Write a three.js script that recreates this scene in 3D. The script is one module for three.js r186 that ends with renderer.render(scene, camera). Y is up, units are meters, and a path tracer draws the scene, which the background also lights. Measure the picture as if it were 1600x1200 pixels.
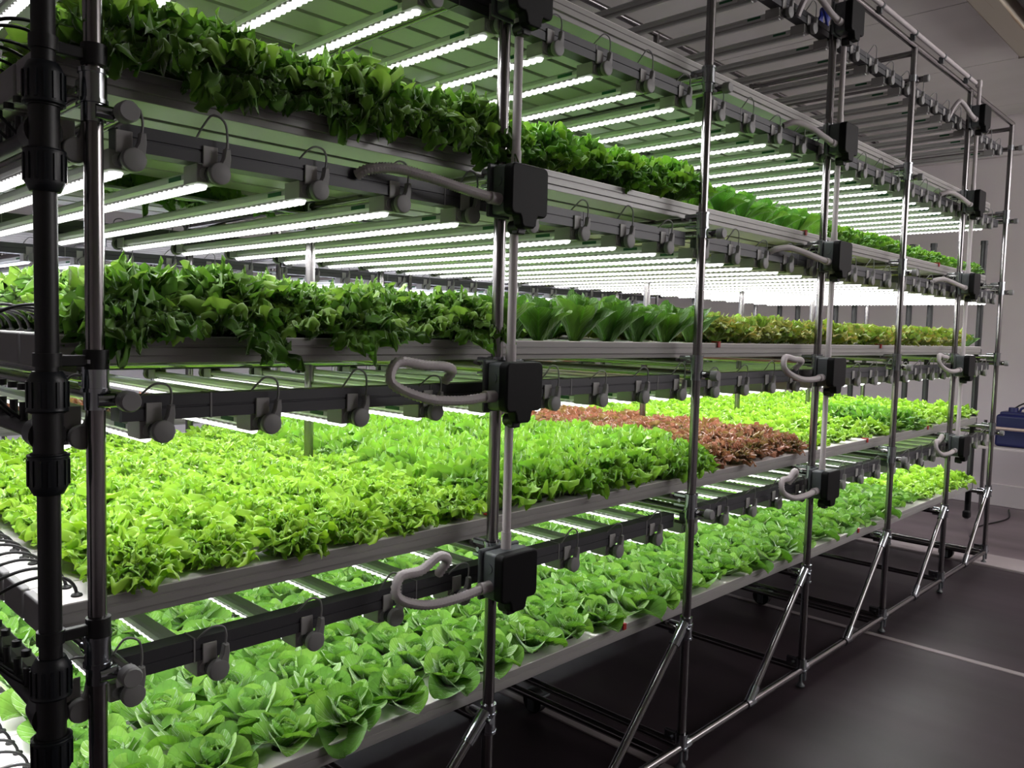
import * as THREE from 'three';
import { RoundedBoxGeometry } from 'three/addons/geometries/RoundedBoxGeometry.js';
import { mergeGeometries } from 'three/addons/utils/BufferGeometryUtils.js';
import { RectAreaLightUniformsLib } from 'three/addons/lights/RectAreaLightUniformsLib.js';
RectAreaLightUniformsLib.init();

// ---------------------------------------------------------------- camera, background, exposure
const scene = new THREE.Scene();
scene.background = new THREE.Color(0x000000);
const FOCAL = 1258.14, YAW = 0.7707, PITCH = 0.0664, ROLL = 0.026;
const camera = new THREE.PerspectiveCamera(2 * Math.atan(600 / FOCAL) * 180 / Math.PI, 1600 / 1200, 0.05, 40);
const CAM = new THREE.Vector3(-0.4423, 1.3861, 1.3274);
{
  const f = new THREE.Vector3(Math.cos(PITCH) * Math.cos(YAW), -Math.sin(PITCH), -Math.cos(PITCH) * Math.sin(YAW));
  const r = f.clone().cross(new THREE.Vector3(0, 1, 0)).normalize(), u = r.clone().cross(f);
  camera.position.copy(CAM);
  camera.up.copy(u.multiplyScalar(Math.cos(ROLL)).addScaledVector(r, -Math.sin(ROLL)));
  camera.lookAt(CAM.clone().add(f));
}
const renderer = new THREE.WebGLRenderer({ antialias: true });
renderer.toneMapping = THREE.LinearToneMapping;
renderer.toneMappingExposure = 4.0;
renderer.shadowMap.enabled = true;
const LED_POWER = 18.5, LED_GLOW = 0.49;      // radiance of the lit strips, and the glow of their lenses
const WINDOW_POWER = 0.85;                    // frosted windows of the aisle wall, behind the camera

// ---------------------------------------------------------------- helpers
let seed = 7;
const rnd = () => { seed = (seed * 1664525 + 1013904223) >>> 0; return seed / 4294967296; };
const rr = (a, b) => a + (b - a) * rnd();
const V = (x, y, z) => new THREE.Vector3(x, y, z);
const lin = (hex) => new THREE.Color(hex);
const used = new Map();
const numbered = (n) => { const k = used.get(n) ?? 0; used.set(n, k + 1); return k ? `${n}_${String(k).padStart(3, '0')}` : n; };
function tag(o, label, category, group, kind) {
  o.userData = {};
  if (label) o.userData.label = label;
  if (category) o.userData.category = category;
  if (group) o.userData.group = group;
  if (kind) o.userData.kind = kind;
  return o;
}
function thing(name, label, category, group) { const g = new THREE.Group(); g.name = numbered(name); tag(g, label, category, group); scene.add(g); return g; }
function part(parent, name, geo, mat, label) { const m = new THREE.Mesh(geo, mat); m.name = numbered(name); if (label) m.userData.label = label; parent.add(m); return m; }
function struct(name, geo, mat) { const m = new THREE.Mesh(geo, mat); m.name = name; used.set(name, 1); m.userData.kind = 'structure'; scene.add(m); return m; }
const merge = (list) => mergeGeometries(list.map((g) => (g.index ? g.toNonIndexed() : g)).map((g) => { for (const k of Object.keys(g.attributes)) if (!['position', 'normal', 'uv'].includes(k)) g.deleteAttribute(k); return g; }));
const box = (w, h, d, x = 0, y = 0, z = 0) => new THREE.BoxGeometry(w, h, d).translate(x, y, z);
const rbox = (w, h, d, r, x = 0, y = 0, z = 0, s = 2) => new RoundedBoxGeometry(w, h, d, s, r).translate(x, y, z);
function rod(a, b, r, seg = 14, open = false) {
  const d = b.clone().sub(a), g = new THREE.CylinderGeometry(r, r, d.length(), seg, 1, open);
  g.applyQuaternion(new THREE.Quaternion().setFromUnitVectors(V(0, 1, 0), d.clone().normalize()));
  return g.translate((a.x + b.x) / 2, (a.y + b.y) / 2, (a.z + b.z) / 2);
}
const cyl = (r0, r1, h, seg, x = 0, y = 0, z = 0) => new THREE.CylinderGeometry(r0, r1, h, seg).translate(x, y, z);
const cylZ = (r0, r1, h, seg, x = 0, y = 0, z = 0) => new THREE.CylinderGeometry(r0, r1, h, seg).rotateX(Math.PI / 2).translate(x, y, z);
const cylX = (r0, r1, h, seg, x = 0, y = 0, z = 0) => new THREE.CylinderGeometry(r0, r1, h, seg).rotateZ(-Math.PI / 2).translate(x, y, z);
const tube = (pts, r, n = 24, seg = 8) => new THREE.TubeGeometry(new THREE.CatmullRomCurve3(pts), n, r, seg, false);
const lathe = (pts, seg = 24) => new THREE.LatheGeometry(pts.map((p) => new THREE.Vector2(p[0], p[1])), seg);
const ORD = ['first', 'second', 'third', 'fourth', 'fifth', 'sixth', 'seventh', 'eighth', 'ninth', 'tenth', 'eleventh', 'twelfth', 'thirteenth', 'fourteenth'];
const ord = (n) => ORD[n] ?? `${n + 1}th`;

// ---------------------------------------------------------------- textures and materials
function hash2(x, y, s) { let h = (x * 374761393 + y * 668265263 + s * 1442695041) | 0; h = Math.imul(h ^ (h >>> 13), 1274126177); return ((h ^ (h >>> 16)) >>> 0) / 4294967296; }
function vnoise(x, y, s, per) {
  const xi = Math.floor(x), yi = Math.floor(y), fx = x - xi, fy = y - yi, w = (i) => ((i % per) + per) % per;
  const a = hash2(w(xi), w(yi), s), b = hash2(w(xi + 1), w(yi), s), c = hash2(w(xi), w(yi + 1), s), d = hash2(w(xi + 1), w(yi + 1), s);
  const u = fx * fx * (3 - 2 * fx), v = fy * fy * (3 - 2 * fy);
  return a + (b - a) * u + (c - a) * v + (a - b - c + d) * u * v;
}
function fbm(u, v, s, base = 4, oct = 4) { let t = 0, a = 0.5, f = base; for (let i = 0; i < oct; i++) { t += a * vnoise(u * f, v * f, s + i, f); a *= 0.5; f *= 2; } return t / (1 - a * 2 + a); }
function tex(n, fn, srgb = true) {
  const d = new Uint8Array(n * n * 4);
  for (let y = 0; y < n; y++) for (let x = 0; x < n; x++) {
    const c = fn((x + 0.5) / n, (y + 0.5) / n), o = (y * n + x) * 4;
    const v = typeof c === 'number' ? [c, c, c] : c;
    for (let k = 0; k < 3; k++) d[o + k] = Math.max(0, Math.min(255, Math.round(v[k] * 255)));
    d[o + 3] = 255;
  }
  const t = new THREE.DataTexture(d, n, n);
  t.wrapS = t.wrapT = THREE.RepeatWrapping; t.magFilter = THREE.LinearFilter; t.minFilter = THREE.LinearMipmapLinearFilter; t.generateMipmaps = true;
  if (srgb) t.colorSpace = THREE.SRGBColorSpace;
  t.needsUpdate = true;
  return t;
}
const std = (color, roughness, metalness = 0, extra = {}) => new THREE.MeshStandardMaterial({ color, roughness, metalness, ...extra });
const brushed = tex(256, (u, v) => 0.35 + 0.3 * fbm(u, v * 0.25, 3, 16, 3), false);
const M = {
  chrome: std(0x8e8b8c, 0.2, 1, { name: 'chrome' }),
  zinc: std(0xa9adb2, 0.32, 1, { name: 'zinc', roughnessMap: brushed }),
  white: std(0xa9a7a6, 0.42, 0, { name: 'white_plastic' }),
  deck: std(0xe9e4e4, 0.4, 0, { name: 'white_channel' }),
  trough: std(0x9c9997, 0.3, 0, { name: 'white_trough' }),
  alu: std(0xc9cbc9, 0.35, 0.2, { name: 'aluminium' }),
  bar: std(0x414145, 0.45, 0.15, { name: 'grey_trunking' }),
  cap: std(0x8a898a, 0.5, 0, { name: 'grey_cap' }),
  grey: std(0x858484, 0.5, 0, { name: 'grey_plug' }),
  greydark: std(0x3a3a3c, 0.5, 0, { name: 'dark_ring' }),
  pvc: std(0xbcb4b6, 0.5, 0, { name: 'pvc' }),
  boxgrey: std(0x565b5e, 0.42, 0, { name: 'box_grey' }),
  boxlid: new THREE.MeshPhysicalMaterial({ color: 0x070709, roughness: 0.55, specularIntensity: 0.35, name: 'box_lid' }),
  black: std(0x121214, 0.45, 0, { name: 'black_pipe' }),
  nut: std(0x10161c, 0.4, 0, { name: 'blue_black_nut' }),
  rubber: std(0x0b0b0c, 0.5, 0, { name: 'rubber' }),
  hole: std(0x080a08, 0.9, 0, { name: 'hole' }),
  red: std(0xa3201a, 0.5, 0, { name: 'red' }),
  jug: std(0x141a52, 0.4, 0, { name: 'blue_jug' }),
  blue: std(0x1a2a8c, 0.5, 0, { name: 'blue' }),
  green: std(0x0f5a33, 0.5, 0, { name: 'green_sticker' }),
  ledOn: std(0xffffff, 0.4, 0, { name: 'led_lamp_lens', emissive: new THREE.Color(1, 1, 1), emissiveIntensity: LED_GLOW }),
  ledBlue: std(0xffffff, 0.4, 0, { name: 'led_lamp_lens_cool', emissive: new THREE.Color(0.78, 0.84, 1), emissiveIntensity: LED_GLOW * 0.9 }),
  ledOff: std(0x9b9c99, 0.4, 0, { name: 'led_lens_off' }),
};

// ---------------------------------------------------------------- measures of the rack
const P = 0.8715, NP = 7, XE = P * 6;
const B = [0.466, 0.880, 1.314, 1.750, 2.185];           // undersides of the five trays
const HL = [0.828, 1.262, 1.698, 2.133, 2.573];          // lamp-bearing cross tubes of the five tiers
const CH = 0.047, PITCHZ = 0.12;
const TIERW = ['bottom', 'second', 'third', 'fourth', 'fifth'];
const ROWZ = [...Array(12)].map((_, i) => (i < 6 ? -0.065 - PITCHZ * (i + 0.5) : -0.82 - PITCHZ * (i - 5.5)));
const TOP = 2.717, BASE = 0.074, ZM = -0.802, ZB = -1.63;

// ---------------------------------------------------------------- room
{
  const X0 = -2.6, X1 = 7.35, Z0 = -6, Z1 = 3.4, H = 3.3, T = 0.15;
  const wallTex = tex(256, (u, v) => { const k = 0.86 + 0.1 * fbm(u, v, 21, 4, 4); return [k, k * 0.985, k * 0.99]; });
  const wallM = std(0xe9e2e3, 0.6, 0, { map: wallTex, name: 'painted_wall' });
  const ceilM = std(0xebe9e4, 0.6, 0, { map: wallTex, name: 'ceiling_panel' });
  struct('wall_far', box(T, H + 0.3, Z1 - Z0 + 2 * T, X1 + T / 2, H / 2, (Z0 + Z1) / 2), wallM);
  struct('wall_left', box(T, H + 0.3, Z1 - Z0 + 2 * T, X0 - T / 2, H / 2, (Z0 + Z1) / 2), wallM);
  struct('wall_back', box(X1 - X0, H + 0.3, T, (X0 + X1) / 2, H / 2, Z0 - T / 2), wallM);
  struct('wall_front', box(X1 - X0, H + 0.3, T, (X0 + X1) / 2, H / 2, Z1 + T / 2), wallM);
  const ceil = struct('ceiling', box(X1 - X0, T, Z1 - Z0, (X0 + X1) / 2, H + T / 2 + 0.008, (Z0 + Z1) / 2), std(0x6e6d69, 0.8));
  const cw = 1.19;
  for (let x = X0 + 0.1; x < X1 - 0.05; x += cw) {
    const w = Math.min(cw, X1 - x) - 0.008;
    part(ceil, 'ceiling_panel', box(w, 0.02, Z1 - Z0 - 0.01, x + w / 2, H, (Z0 + Z1) / 2), ceilM);
  }
  // floor: dark sheets between pale seam strips, a lighter floor beyond the last one
  const ft = tex(512, (u, v) => { const k = 0.55 + 0.5 * fbm(u, v, 5, 6, 5); return [k, k * 0.95, k * 0.99]; });
  const fr = tex(512, (u, v) => 0.6 + 0.35 * fbm(u, v, 9, 8, 5), false);
  const dark = std(0x3b3236, 0.55, 0, { map: ft, roughnessMap: fr, name: 'dark_floor_sheet' });
  const pale = std(0x8d8384, 0.5, 0, { map: ft, roughnessMap: fr, name: 'grey_floor_sheet' });
  const seam = std(0x9a9192, 0.45, 0.2, { name: 'seam_strip' });
  const floor = struct('floor', box(X1 - X0, T, Z1 - Z0, (X0 + X1) / 2, -T / 2 - 0.012, (Z0 + Z1) / 2), std(0x1a1718, 0.8));
  const xs = [X0, -1.715, 0, 1.715, 3.43, 5.16];
  for (let i = 0; i < 5; i++) part(floor, 'floor_sheet', box(xs[i + 1] - xs[i] - 0.03, 0.012, Z1 - Z0, (xs[i] + xs[i + 1]) / 2, -0.006, (Z0 + Z1) / 2), dark);
  part(floor, 'floor_sheet', box(X1 - 5.48, 0.012, Z1 - Z0, (X1 + 5.48) / 2, -0.006, (Z0 + Z1) / 2), pale, 'lighter grey floor sheet by the far wall');
  for (let i = 1; i < 5; i++) part(floor, 'seam_strip', rbox(0.036, 0.014, Z1 - Z0, 0.004, xs[i], -0.003, (Z0 + Z1) / 2), seam);
  part(floor, 'threshold_strip', rbox(0.3, 0.02, Z1 - Z0, 0.006, 5.32, 0.0, (Z0 + Z1) / 2), std(0xb9aeb0, 0.5), 'wide pale threshold strip');
  struct('trim_1', rbox(0.03, 0.19, Z1 - Z0, 0.008, X1 - 0.012, 0.095, (Z0 + Z1) / 2), std(0xd3cacb, 0.5));
  struct('trim_2', rbox(0.06, 0.05, Z1 - Z0, 0.01, X1 - 0.03, 2.97, (Z0 + Z1) / 2), std(0xcfc8c8, 0.5));
  // stained service duct on the ceiling
  const rust = tex(256, (u, v) => { const n = fbm(u, v, 33, 5, 5), s = Math.max(0, Math.min(1, (n - 0.66) * 8)); return [0.8 - 0.16 * s, 0.78 - 0.26 * s, 0.74 - 0.34 * s]; });
  const duct = thing('ceiling_duct', 'pale ceiling duct with brown rust stains running above the aisle', 'duct');
  part(duct, 'casing', rbox(3.6, 0.1, 0.14, 0.01, 3.7, 3.24, 0.02), std(0xdcd6ce, 0.7, 0, { map: rust }));
  part(duct, 'end_plate', rbox(0.01, 0.11, 0.15, 0.003, 5.506, 3.24, 0.02), std(0x8a8177, 0.7));
  const beam = thing('ceiling_beam', 'dark steel ceiling beam right beside the rust stained duct', 'beam');
  part(beam, 'flange', box(9.4, 0.012, 0.16, 2.6, 3.2, 0.24), std(0x4a4946, 0.6));
  part(beam, 'web', box(9.4, 0.1, 0.012, 2.6, 3.25, 0.24), std(0x4a4946, 0.6));
  // frosted, lit windows of the neighbouring hall in the aisle wall behind the camera: their broad soft light fills the aisle
  const frame = std(0x8b8887, 0.5), pane = std(0xf2eef0, 0.7, 0, { name: 'lit_window_pane', emissive: new THREE.Color(1, 0.97, 0.965), emissiveIntensity: WINDOW_POWER * 0.8 });
  for (const [i, x] of [3.4, 5.1, 6.6].entries()) {
    const w = 1.4, f = struct('window_' + (i + 1), merge([box(w + 0.1, 0.05, 0.05, x, 3.125, Z1 - 0.025), box(w + 0.1, 0.05, 0.05, x, 1.875, Z1 - 0.025), box(0.05, 1.2, 0.05, x - w / 2 - 0.025, 2.5, Z1 - 0.025), box(0.05, 1.2, 0.05, x + w / 2 + 0.025, 2.5, Z1 - 0.025)]), frame);
    part(f, 'pane', box(w, 1.2, 0.008, x, 2.5, Z1 - 0.016), pane);
    const l = new THREE.RectAreaLight(new THREE.Color(1, 0.97, 0.965), WINDOW_POWER, w, 1.2);
    l.position.set(x, 2.5, Z1 - 0.028); f.add(l);
  }
}

// ---------------------------------------------------------------- the pipe rack
const JOINT = merge([cyl(0.0195, 0.0195, 0.05, 18), cyl(0.0215, 0.0215, 0.006, 18, 0, 0.022, 0), cyl(0.0215, 0.0215, 0.006, 18, 0, -0.022, 0), rbox(0.014, 0.044, 0.05, 0.004, 0, 0, -0.036), cylX(0.006, 0.006, 0.03, 8, 0, 0, -0.034)]);
const COLLAR = merge([cyl(0.0175, 0.0175, 0.03, 18), cylX(0.012, 0.012, 0.03, 12, 0.012, 0, 0.012), cylX(0.007, 0.007, 0.014, 6, 0.03, 0, 0.004)]);
const FOOT = lathe([[0, -0.07], [0.016, -0.07], [0.017, -0.064], [0.01, -0.056], [0.006, -0.05], [0.006, -0.012], [0, -0.012]], 16);
const CASTER = merge([rbox(0.07, 0.008, 0.09, 0.002, 0, 0.05, 0), box(0.006, 0.06, 0.03, -0.02, 0.022, 0), box(0.006, 0.06, 0.03, 0.02, 0.022, 0)]);
function pipeRack(zOff, xShift, full, label) {
  const g = thing('pipe_rack', label, 'rack');
  g.position.set(xShift, 0, zOff);
  const zrows = [0, ZM, ZB];
  const upright = rod(V(0, BASE, 0), V(0, TOP, 0), 0.014, 18), cross = rod(V(0, 0, 0), V(0, 0, ZB), 0.014, 14), lower = rod(V(0, 0, 0.045), V(0, 0, ZB - 0.045), 0.0135, 14);
  const capG = merge([cylZ(0.0165, 0.0165, 0.018, 18, 0, 0, 0.046), cylZ(0.014, 0.0165, 0.004, 18, 0, 0, 0.057)]);
  for (let k = 0; k < NP; k++) for (const [r, z] of zrows.entries()) {
    const x = k * P;
    part(g, 'upright', upright, M.chrome).position.set(x, 0, z);
    if (full || r === 0) for (const b of [...B]) {
      const j = part(g, 'joint', JOINT, M.zinc); j.position.set(x, b - 0.014, z); if (r === 2) j.rotation.y = Math.PI;
    }
    part(g, 'foot', FOOT, M.boxgrey).position.set(x, BASE, z);
    if (full && r === 0) { part(g, 'joint', JOINT, M.zinc).position.set(x, BASE + 0.02, z); }
  }
  for (let k = 0; k < NP; k++) {
    for (const b of B) part(g, 'cross_tube', cross, M.chrome).position.set(k * P, b - 0.015, 0);
    part(g, 'base_tube', cross, M.chrome).position.set(k * P, BASE, 0);
    if (k % 2 === 0) {
      for (const h of HL) {
        part(g, 'lamp_tube', lower, M.chrome).position.set(k * P + 0.032, h, 0);
        part(g, 'end_cap', capG, M.cap).position.set(k * P + 0.032, h, 0);
        if (full) part(g, 'collar', COLLAR, M.zinc).position.set(k * P, h, 0);
      }
      part(g, 'base_tube', cross, M.chrome).position.set(k * P - 0.09, BASE, 0);
      if (full) {
        const c = part(g, 'caster', CASTER, M.boxgrey); c.position.set(k * P - 0.06, 0.02, k === 6 ? -0.2 : -0.58);
        part(c, 'wheel', cylX(0.043, 0.043, 0.03, 22, 0, 0.024, 0), M.rubber);
      }
    }
    if (full) {
      const top = V(k * P - 0.012, 0.475, 0), bot = V(k * P - 0.425, BASE + 0.005, 0);
      if (k > 0) {
        part(g, 'brace', rod(top, bot, 0.0125, 14), M.chrome);
        const d = bot.clone().sub(top).normalize();
        part(g, 'brace_joint', merge([rod(top.clone().addScaledVector(d, -0.012), top.clone().addScaledVector(d, 0.075), 0.0165, 14), cyl(0.0195, 0.0195, 0.055, 16, k * P, 0.47, 0), cylZ(0.007, 0.007, 0.05, 8, k * P - 0.012, 0.465, 0)]), M.zinc);
        part(g, 'brace_joint', merge([rod(bot.clone().addScaledVector(d, -0.06), bot, 0.016, 14), cylX(0.0185, 0.0185, 0.05, 14, bot.x, BASE, 0)]), M.zinc);
        part(g, 'clamp', merge([cylX(0.0185, 0.0185, 0.035, 14, k * P + 0.02, BASE, 0), rbox(0.012, 0.04, 0.01, 0.003, k * P + 0.02, BASE - 0.03, 0.008)]), M.zinc);
      }
    }
  }
  for (const z of zrows) {
    part(g, 'base_rail', rod(V(-0.02, BASE, z), V(XE + 0.03, BASE, z), 0.014, 14), M.chrome);
    part(g, 'top_rail', rod(V(-0.02, TOP, z), V(XE + 0.01, TOP, z), 0.014, 14), M.chrome);
  }
  for (const k of [0, 2, 4, 6]) part(g, 'top_cross_tube', rod(V(k * P, TOP - 0.03, 0), V(k * P, TOP - 0.03, ZB), 0.013, 12), M.chrome);
  for (const h of HL) part(g, 'middle_rail', rod(V(0, h + 0.012, ZM + 0.022), V(XE, h + 0.012, ZM + 0.022), 0.008, 10), M.zinc);
  return g;
}
pipeRack(0, 0, true, 'tall five-tier rack of chromed pipes carrying the white growing channels and lamps');

// ---------------------------------------------------------------- growing channels
const HX = 0.15, NH = 34, HX0 = 0.1;
function channelGeo(holes) {
  const L0 = -0.045, L1 = 5.13, w = PITCHZ - 0.003, h = CH;
  // outer section: side walls with a groove line, flat bottom with two shallow ribs
  const s = new THREE.Shape();
  const o = [[-w / 2, 0.014], [-w / 2 + 0.0075, 0.0135], [-w / 2 + 0.008, 0.001], [-w / 2 + 0.009, 0], [w / 2 - 0.009, 0], [w / 2 - 0.008, 0.001], [w / 2 - 0.0075, 0.0135], [w / 2, 0.014], [w / 2, 0.027], [w / 2 - 0.0025, 0.0285], [w / 2 - 0.0025, 0.0305], [w / 2, 0.032], [w / 2, h - 0.002], [w / 2 - 0.004, h - 0.002], [w / 2 - 0.004, 0.014], [-w / 2 + 0.004, 0.014], [-w / 2 + 0.004, h - 0.002], [-w / 2, h - 0.002], [-w / 2, 0.032], [-w / 2 + 0.0025, 0.0305], [-w / 2 + 0.0025, 0.0285], [-w / 2, 0.027]];
  o.forEach(([a, b], i) => (i ? s.lineTo(a, b) : s.moveTo(a, b)));
  const gut = new THREE.ExtrudeGeometry(s, { depth: L1 - L0, bevelEnabled: false }).rotateY(Math.PI / 2).translate(L0, 0, 0);
  const t = new THREE.Shape([new THREE.Vector2(L0, -w / 2 + 0.001), new THREE.Vector2(L1, -w / 2 + 0.001), new THREE.Vector2(L1, w / 2 - 0.001), new THREE.Vector2(L0, w / 2 - 0.001)]);
  if (holes) for (let i = 0; i < NH; i++) { const c = new THREE.Path(); c.absarc(HX0 + i * HX, 0, 0.024, 0, Math.PI * 2, true); t.holes.push(c); }
  const lid = new THREE.ExtrudeGeometry(t, { depth: 0.004, curveSegments: 7, bevelEnabled: false }).rotateX(-Math.PI / 2).translate(0, h - 0.004, 0);
  return { gut, lid };
}
const CHAN = channelGeo(true), CHAN0 = channelGeo(false);
const CHCAP = rbox(0.016, CH + 0.006, PITCHZ - 0.012, 0.004, -0.049, CH / 2 - 0.002, 0);
const CHCAPB = rbox(0.016, CH + 0.004, PITCHZ - 0.008, 0.004, 5.136, CH / 2 - 0.001, 0);
function channels(zOff, tiers, rows, where, holes) {
  for (const t of tiers) for (const r of rows) {
    const c = thing('growing_channel', `white growing channel of the ${TIERW[t]} tier, ${ord(r)} from the ${where}`, 'growing channel', `growing channels of the ${TIERW[t]} tier${zOff ? ' of the rear rack' : ''}`);
    c.position.set(0, B[t], ROWZ[r] + zOff);
    const g = holes ? CHAN : CHAN0;
    part(c, 'trough', g.gut, M.trough); part(c, 'lid', g.lid, M.deck);
    part(c, 'end_cap', CHCAP, M.cap, 'grey end cap'); part(c, 'end_cap', CHCAPB, M.cap, 'grey end cap');
  }
}
const ALL = [...Array(12).keys()];
channels(0, [0, 1, 2, 3], ALL, 'aisle', true);
channels(0, [4], ALL, 'aisle', false);

// ---------------------------------------------------------------- LED tubes under the trays
const LZ0 = -0.034, LZ1 = -1.505, LL = LZ0 - LZ1, LC = (LZ0 + LZ1) / 2;
const housing = (() => {
  const s = new THREE.Shape();
  [[-0.011, -0.012], [-0.016, -0.007], [-0.016, 0.002], [-0.011, 0.007], [0.011, 0.007], [0.016, 0.002], [0.016, -0.007], [0.011, -0.012]].forEach(([a, b], i) => (i ? s.lineTo(a, b) : s.moveTo(a, b)));
  return new THREE.ExtrudeGeometry(s, { depth: LL, bevelEnabled: false }).translate(0, 0, LZ1);
})();
const lensOf = (n, seg) => merge([...[...Array(n)].map((_, i) => new THREE.SphereGeometry(0.0125, seg, 2, 0, Math.PI * 2, Math.PI / 2, Math.PI / 2).scale(1, 0.9, 1).translate(0, -0.0165, LZ1 + 0.02 + (LL - 0.04) * (i + 0.5) / n))]);
const diffG = rbox(0.017, 0.007, LL - 0.02, 0.002, 0, -0.0195, LC, 1);
const boardG = box(0.019, 0.005, LL - 0.02, 0, -0.0145, LC);
const LENS = lensOf(66, 6), LENS_FAR = lensOf(66, 4);
const clipG = merge([rbox(0.026, 0.036, 0.004, 0.0012, 0, 0.026, 0.005, 1), rbox(0.04, 0.03, 0.004, 0.0012, 0, -0.002, -0.004, 1), rbox(0.04, 0.004, 0.05, 0.0012, 0, -0.0155, -0.03, 1), box(0.003, 0.03, 0.05, -0.0185, -0.001, -0.03), box(0.003, 0.03, 0.05, 0.0185, -0.001, -0.03)]);
const plugG = merge([lathe([[0, 0], [0.0165, 0], [0.019, 0.003], [0.0195, 0.012], [0.017, 0.0155], [0, 0.016]], 20).rotateX(Math.PI / 2), new THREE.ExtrudeGeometry(new THREE.Shape([new THREE.Vector2(0.001, 0.013), new THREE.Vector2(0.0155, 0.009), new THREE.Vector2(0.0175, 0.028), new THREE.Vector2(0.0165, 0.042), new THREE.Vector2(0.011, 0.042), new THREE.Vector2(0.008, 0.026)]), { depth: 0.009, bevelEnabled: true, bevelSize: 0.002, bevelThickness: 0.002, bevelSegments: 1 }).translate(0, 0, 0.003)]).translate(0.008, -0.003, 0.014);
const ringG = merge([cylZ(0.0145, 0.016, 0.012, 16, 0.006, -0.003, 0.01), cylZ(0.017, 0.017, 0.004, 16, 0.007, -0.003, 0.012)]);
const cordG = [0.016, 0.03, 0.008].map((h, i) => tube([V(0.022, 0.038, 0.02), V(0.023, 0.058, 0.021), V(0.017, 0.068 + h * 0.6, 0.022), V(-0.002, 0.07 + h * 0.8, 0.02), V(-0.016, 0.062 + h * 0.4, 0.012), V(-0.024, 0.05, -0.004 + i * 0.002)], 0.002, 20, 6));
const stickG = box(0.0012, 0.008, 0.05, -0.0164, -0.0025, LZ0 - 0.1);
const LEDX = [
  [-0.03, 0.05, ...[...Array(26)].map((_, i) => 0.197 * (i + 1))],
  [-0.025, ...[...Array(26)].map((_, i) => 0.1 + 0.197 * i)],
  [-0.03, 0.055, ...[...Array(26)].map((_, i) => 0.197 * (i + 1))],
  [...Array(26)].map((_, i) => 0.085 + 0.1945 * i),
  [...Array(26)].map((_, i) => 0.1 + 0.197 * i),
];
function ledProto(kind) {
  const g = new THREE.Group();
  const add = (n, geo, m) => { const o = new THREE.Mesh(geo, m); o.name = n; g.add(o); return o; };
  add('housing', housing, M.alu);
  add('board', boardG, M.white);
  add('led_lamp_lens', kind === 'off' ? diffG : kind === 'rear' ? LENS_FAR : LENS, kind === 'off' ? M.alu : kind === 'rear' ? M.ledBlue : M.ledOn);
  for (const s of [0, 1]) {
    const end = new THREE.Group(); end.position.z = s ? LZ1 : LZ0; if (s) end.rotation.y = Math.PI;
    const put = (n, geo, m) => { const o = new THREE.Mesh(geo, m); o.name = n; o.position.copy(end.position); o.rotation.copy(end.rotation); g.add(o); return o; };
    put('clip', clipG, M.white);
    const p = put('plug', plugG, M.grey), r = new THREE.Mesh(ringG, M.greydark); r.name = 'ring'; p.add(r);
    if (kind !== 'rear' || !s) { const c = new THREE.Mesh(cordG[s ? 2 : 0], M.grey); c.name = 'cord'; p.add(c); }
  }
  if (kind !== 'off') {
    const l = new THREE.RectAreaLight(kind === 'rear' ? new THREE.Color(0.85, 0.9, 1) : new THREE.Color(1, 0.985, 1), LED_POWER, 0.009, LL - 0.03);
    l.position.set(0, -0.0286, LC); l.rotation.x = -Math.PI / 2; g.add(l);
  }
  const st = new THREE.Mesh(stickG, M.green); st.name = 'sticker'; g.add(st);
  return g;
}
const past = (x) => (x < -0.015 ? 'left of the corner upright' : `past the ${Math.floor(x / P) ? ord(Math.floor(x / P)) : 'corner'} upright`);
const counted = new Map();
function nth(prefix, x) { const key = prefix + past(x), n = counted.get(key) ?? 0; counted.set(key, n + 1); return `${ord(n)} ${past(x)}`; }
const PROTO = { on: ledProto('on'), off: ledProto('off'), rear: ledProto('rear') };
function ledTubes(t, zOff, kind, list, desc) {
  for (const [i, x] of list.entries()) {
    const o = PROTO[kind].clone();
    o.traverse((c) => { if (c !== o) c.name = numbered(c.isLight ? 'light' : c.name); });
    o.name = numbered('led_tube');
    o.children.filter((c) => c.name.startsWith('plug')).forEach((p) => { const c = p.children[1]; if (c && kind !== 'rear') c.geometry = cordG[(i * 7 + t) % 3]; });
    tag(o, `${desc} of the ${TIERW[t]} tier, ${nth(desc + t, x)}`, 'LED tube', `LED tubes of the ${TIERW[t]} tier${zOff ? ' of the rear rack' : ''}`);
    o.position.set(x, HL[t] - 0.055, zOff);
    scene.add(o);
  }
}
for (let t = 0; t < 4; t++) ledTubes(t, 0, 'on', LEDX[t], 'lit white LED tube');
ledTubes(4, 0, 'off', LEDX[4], 'unlit grey LED tube');

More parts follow.
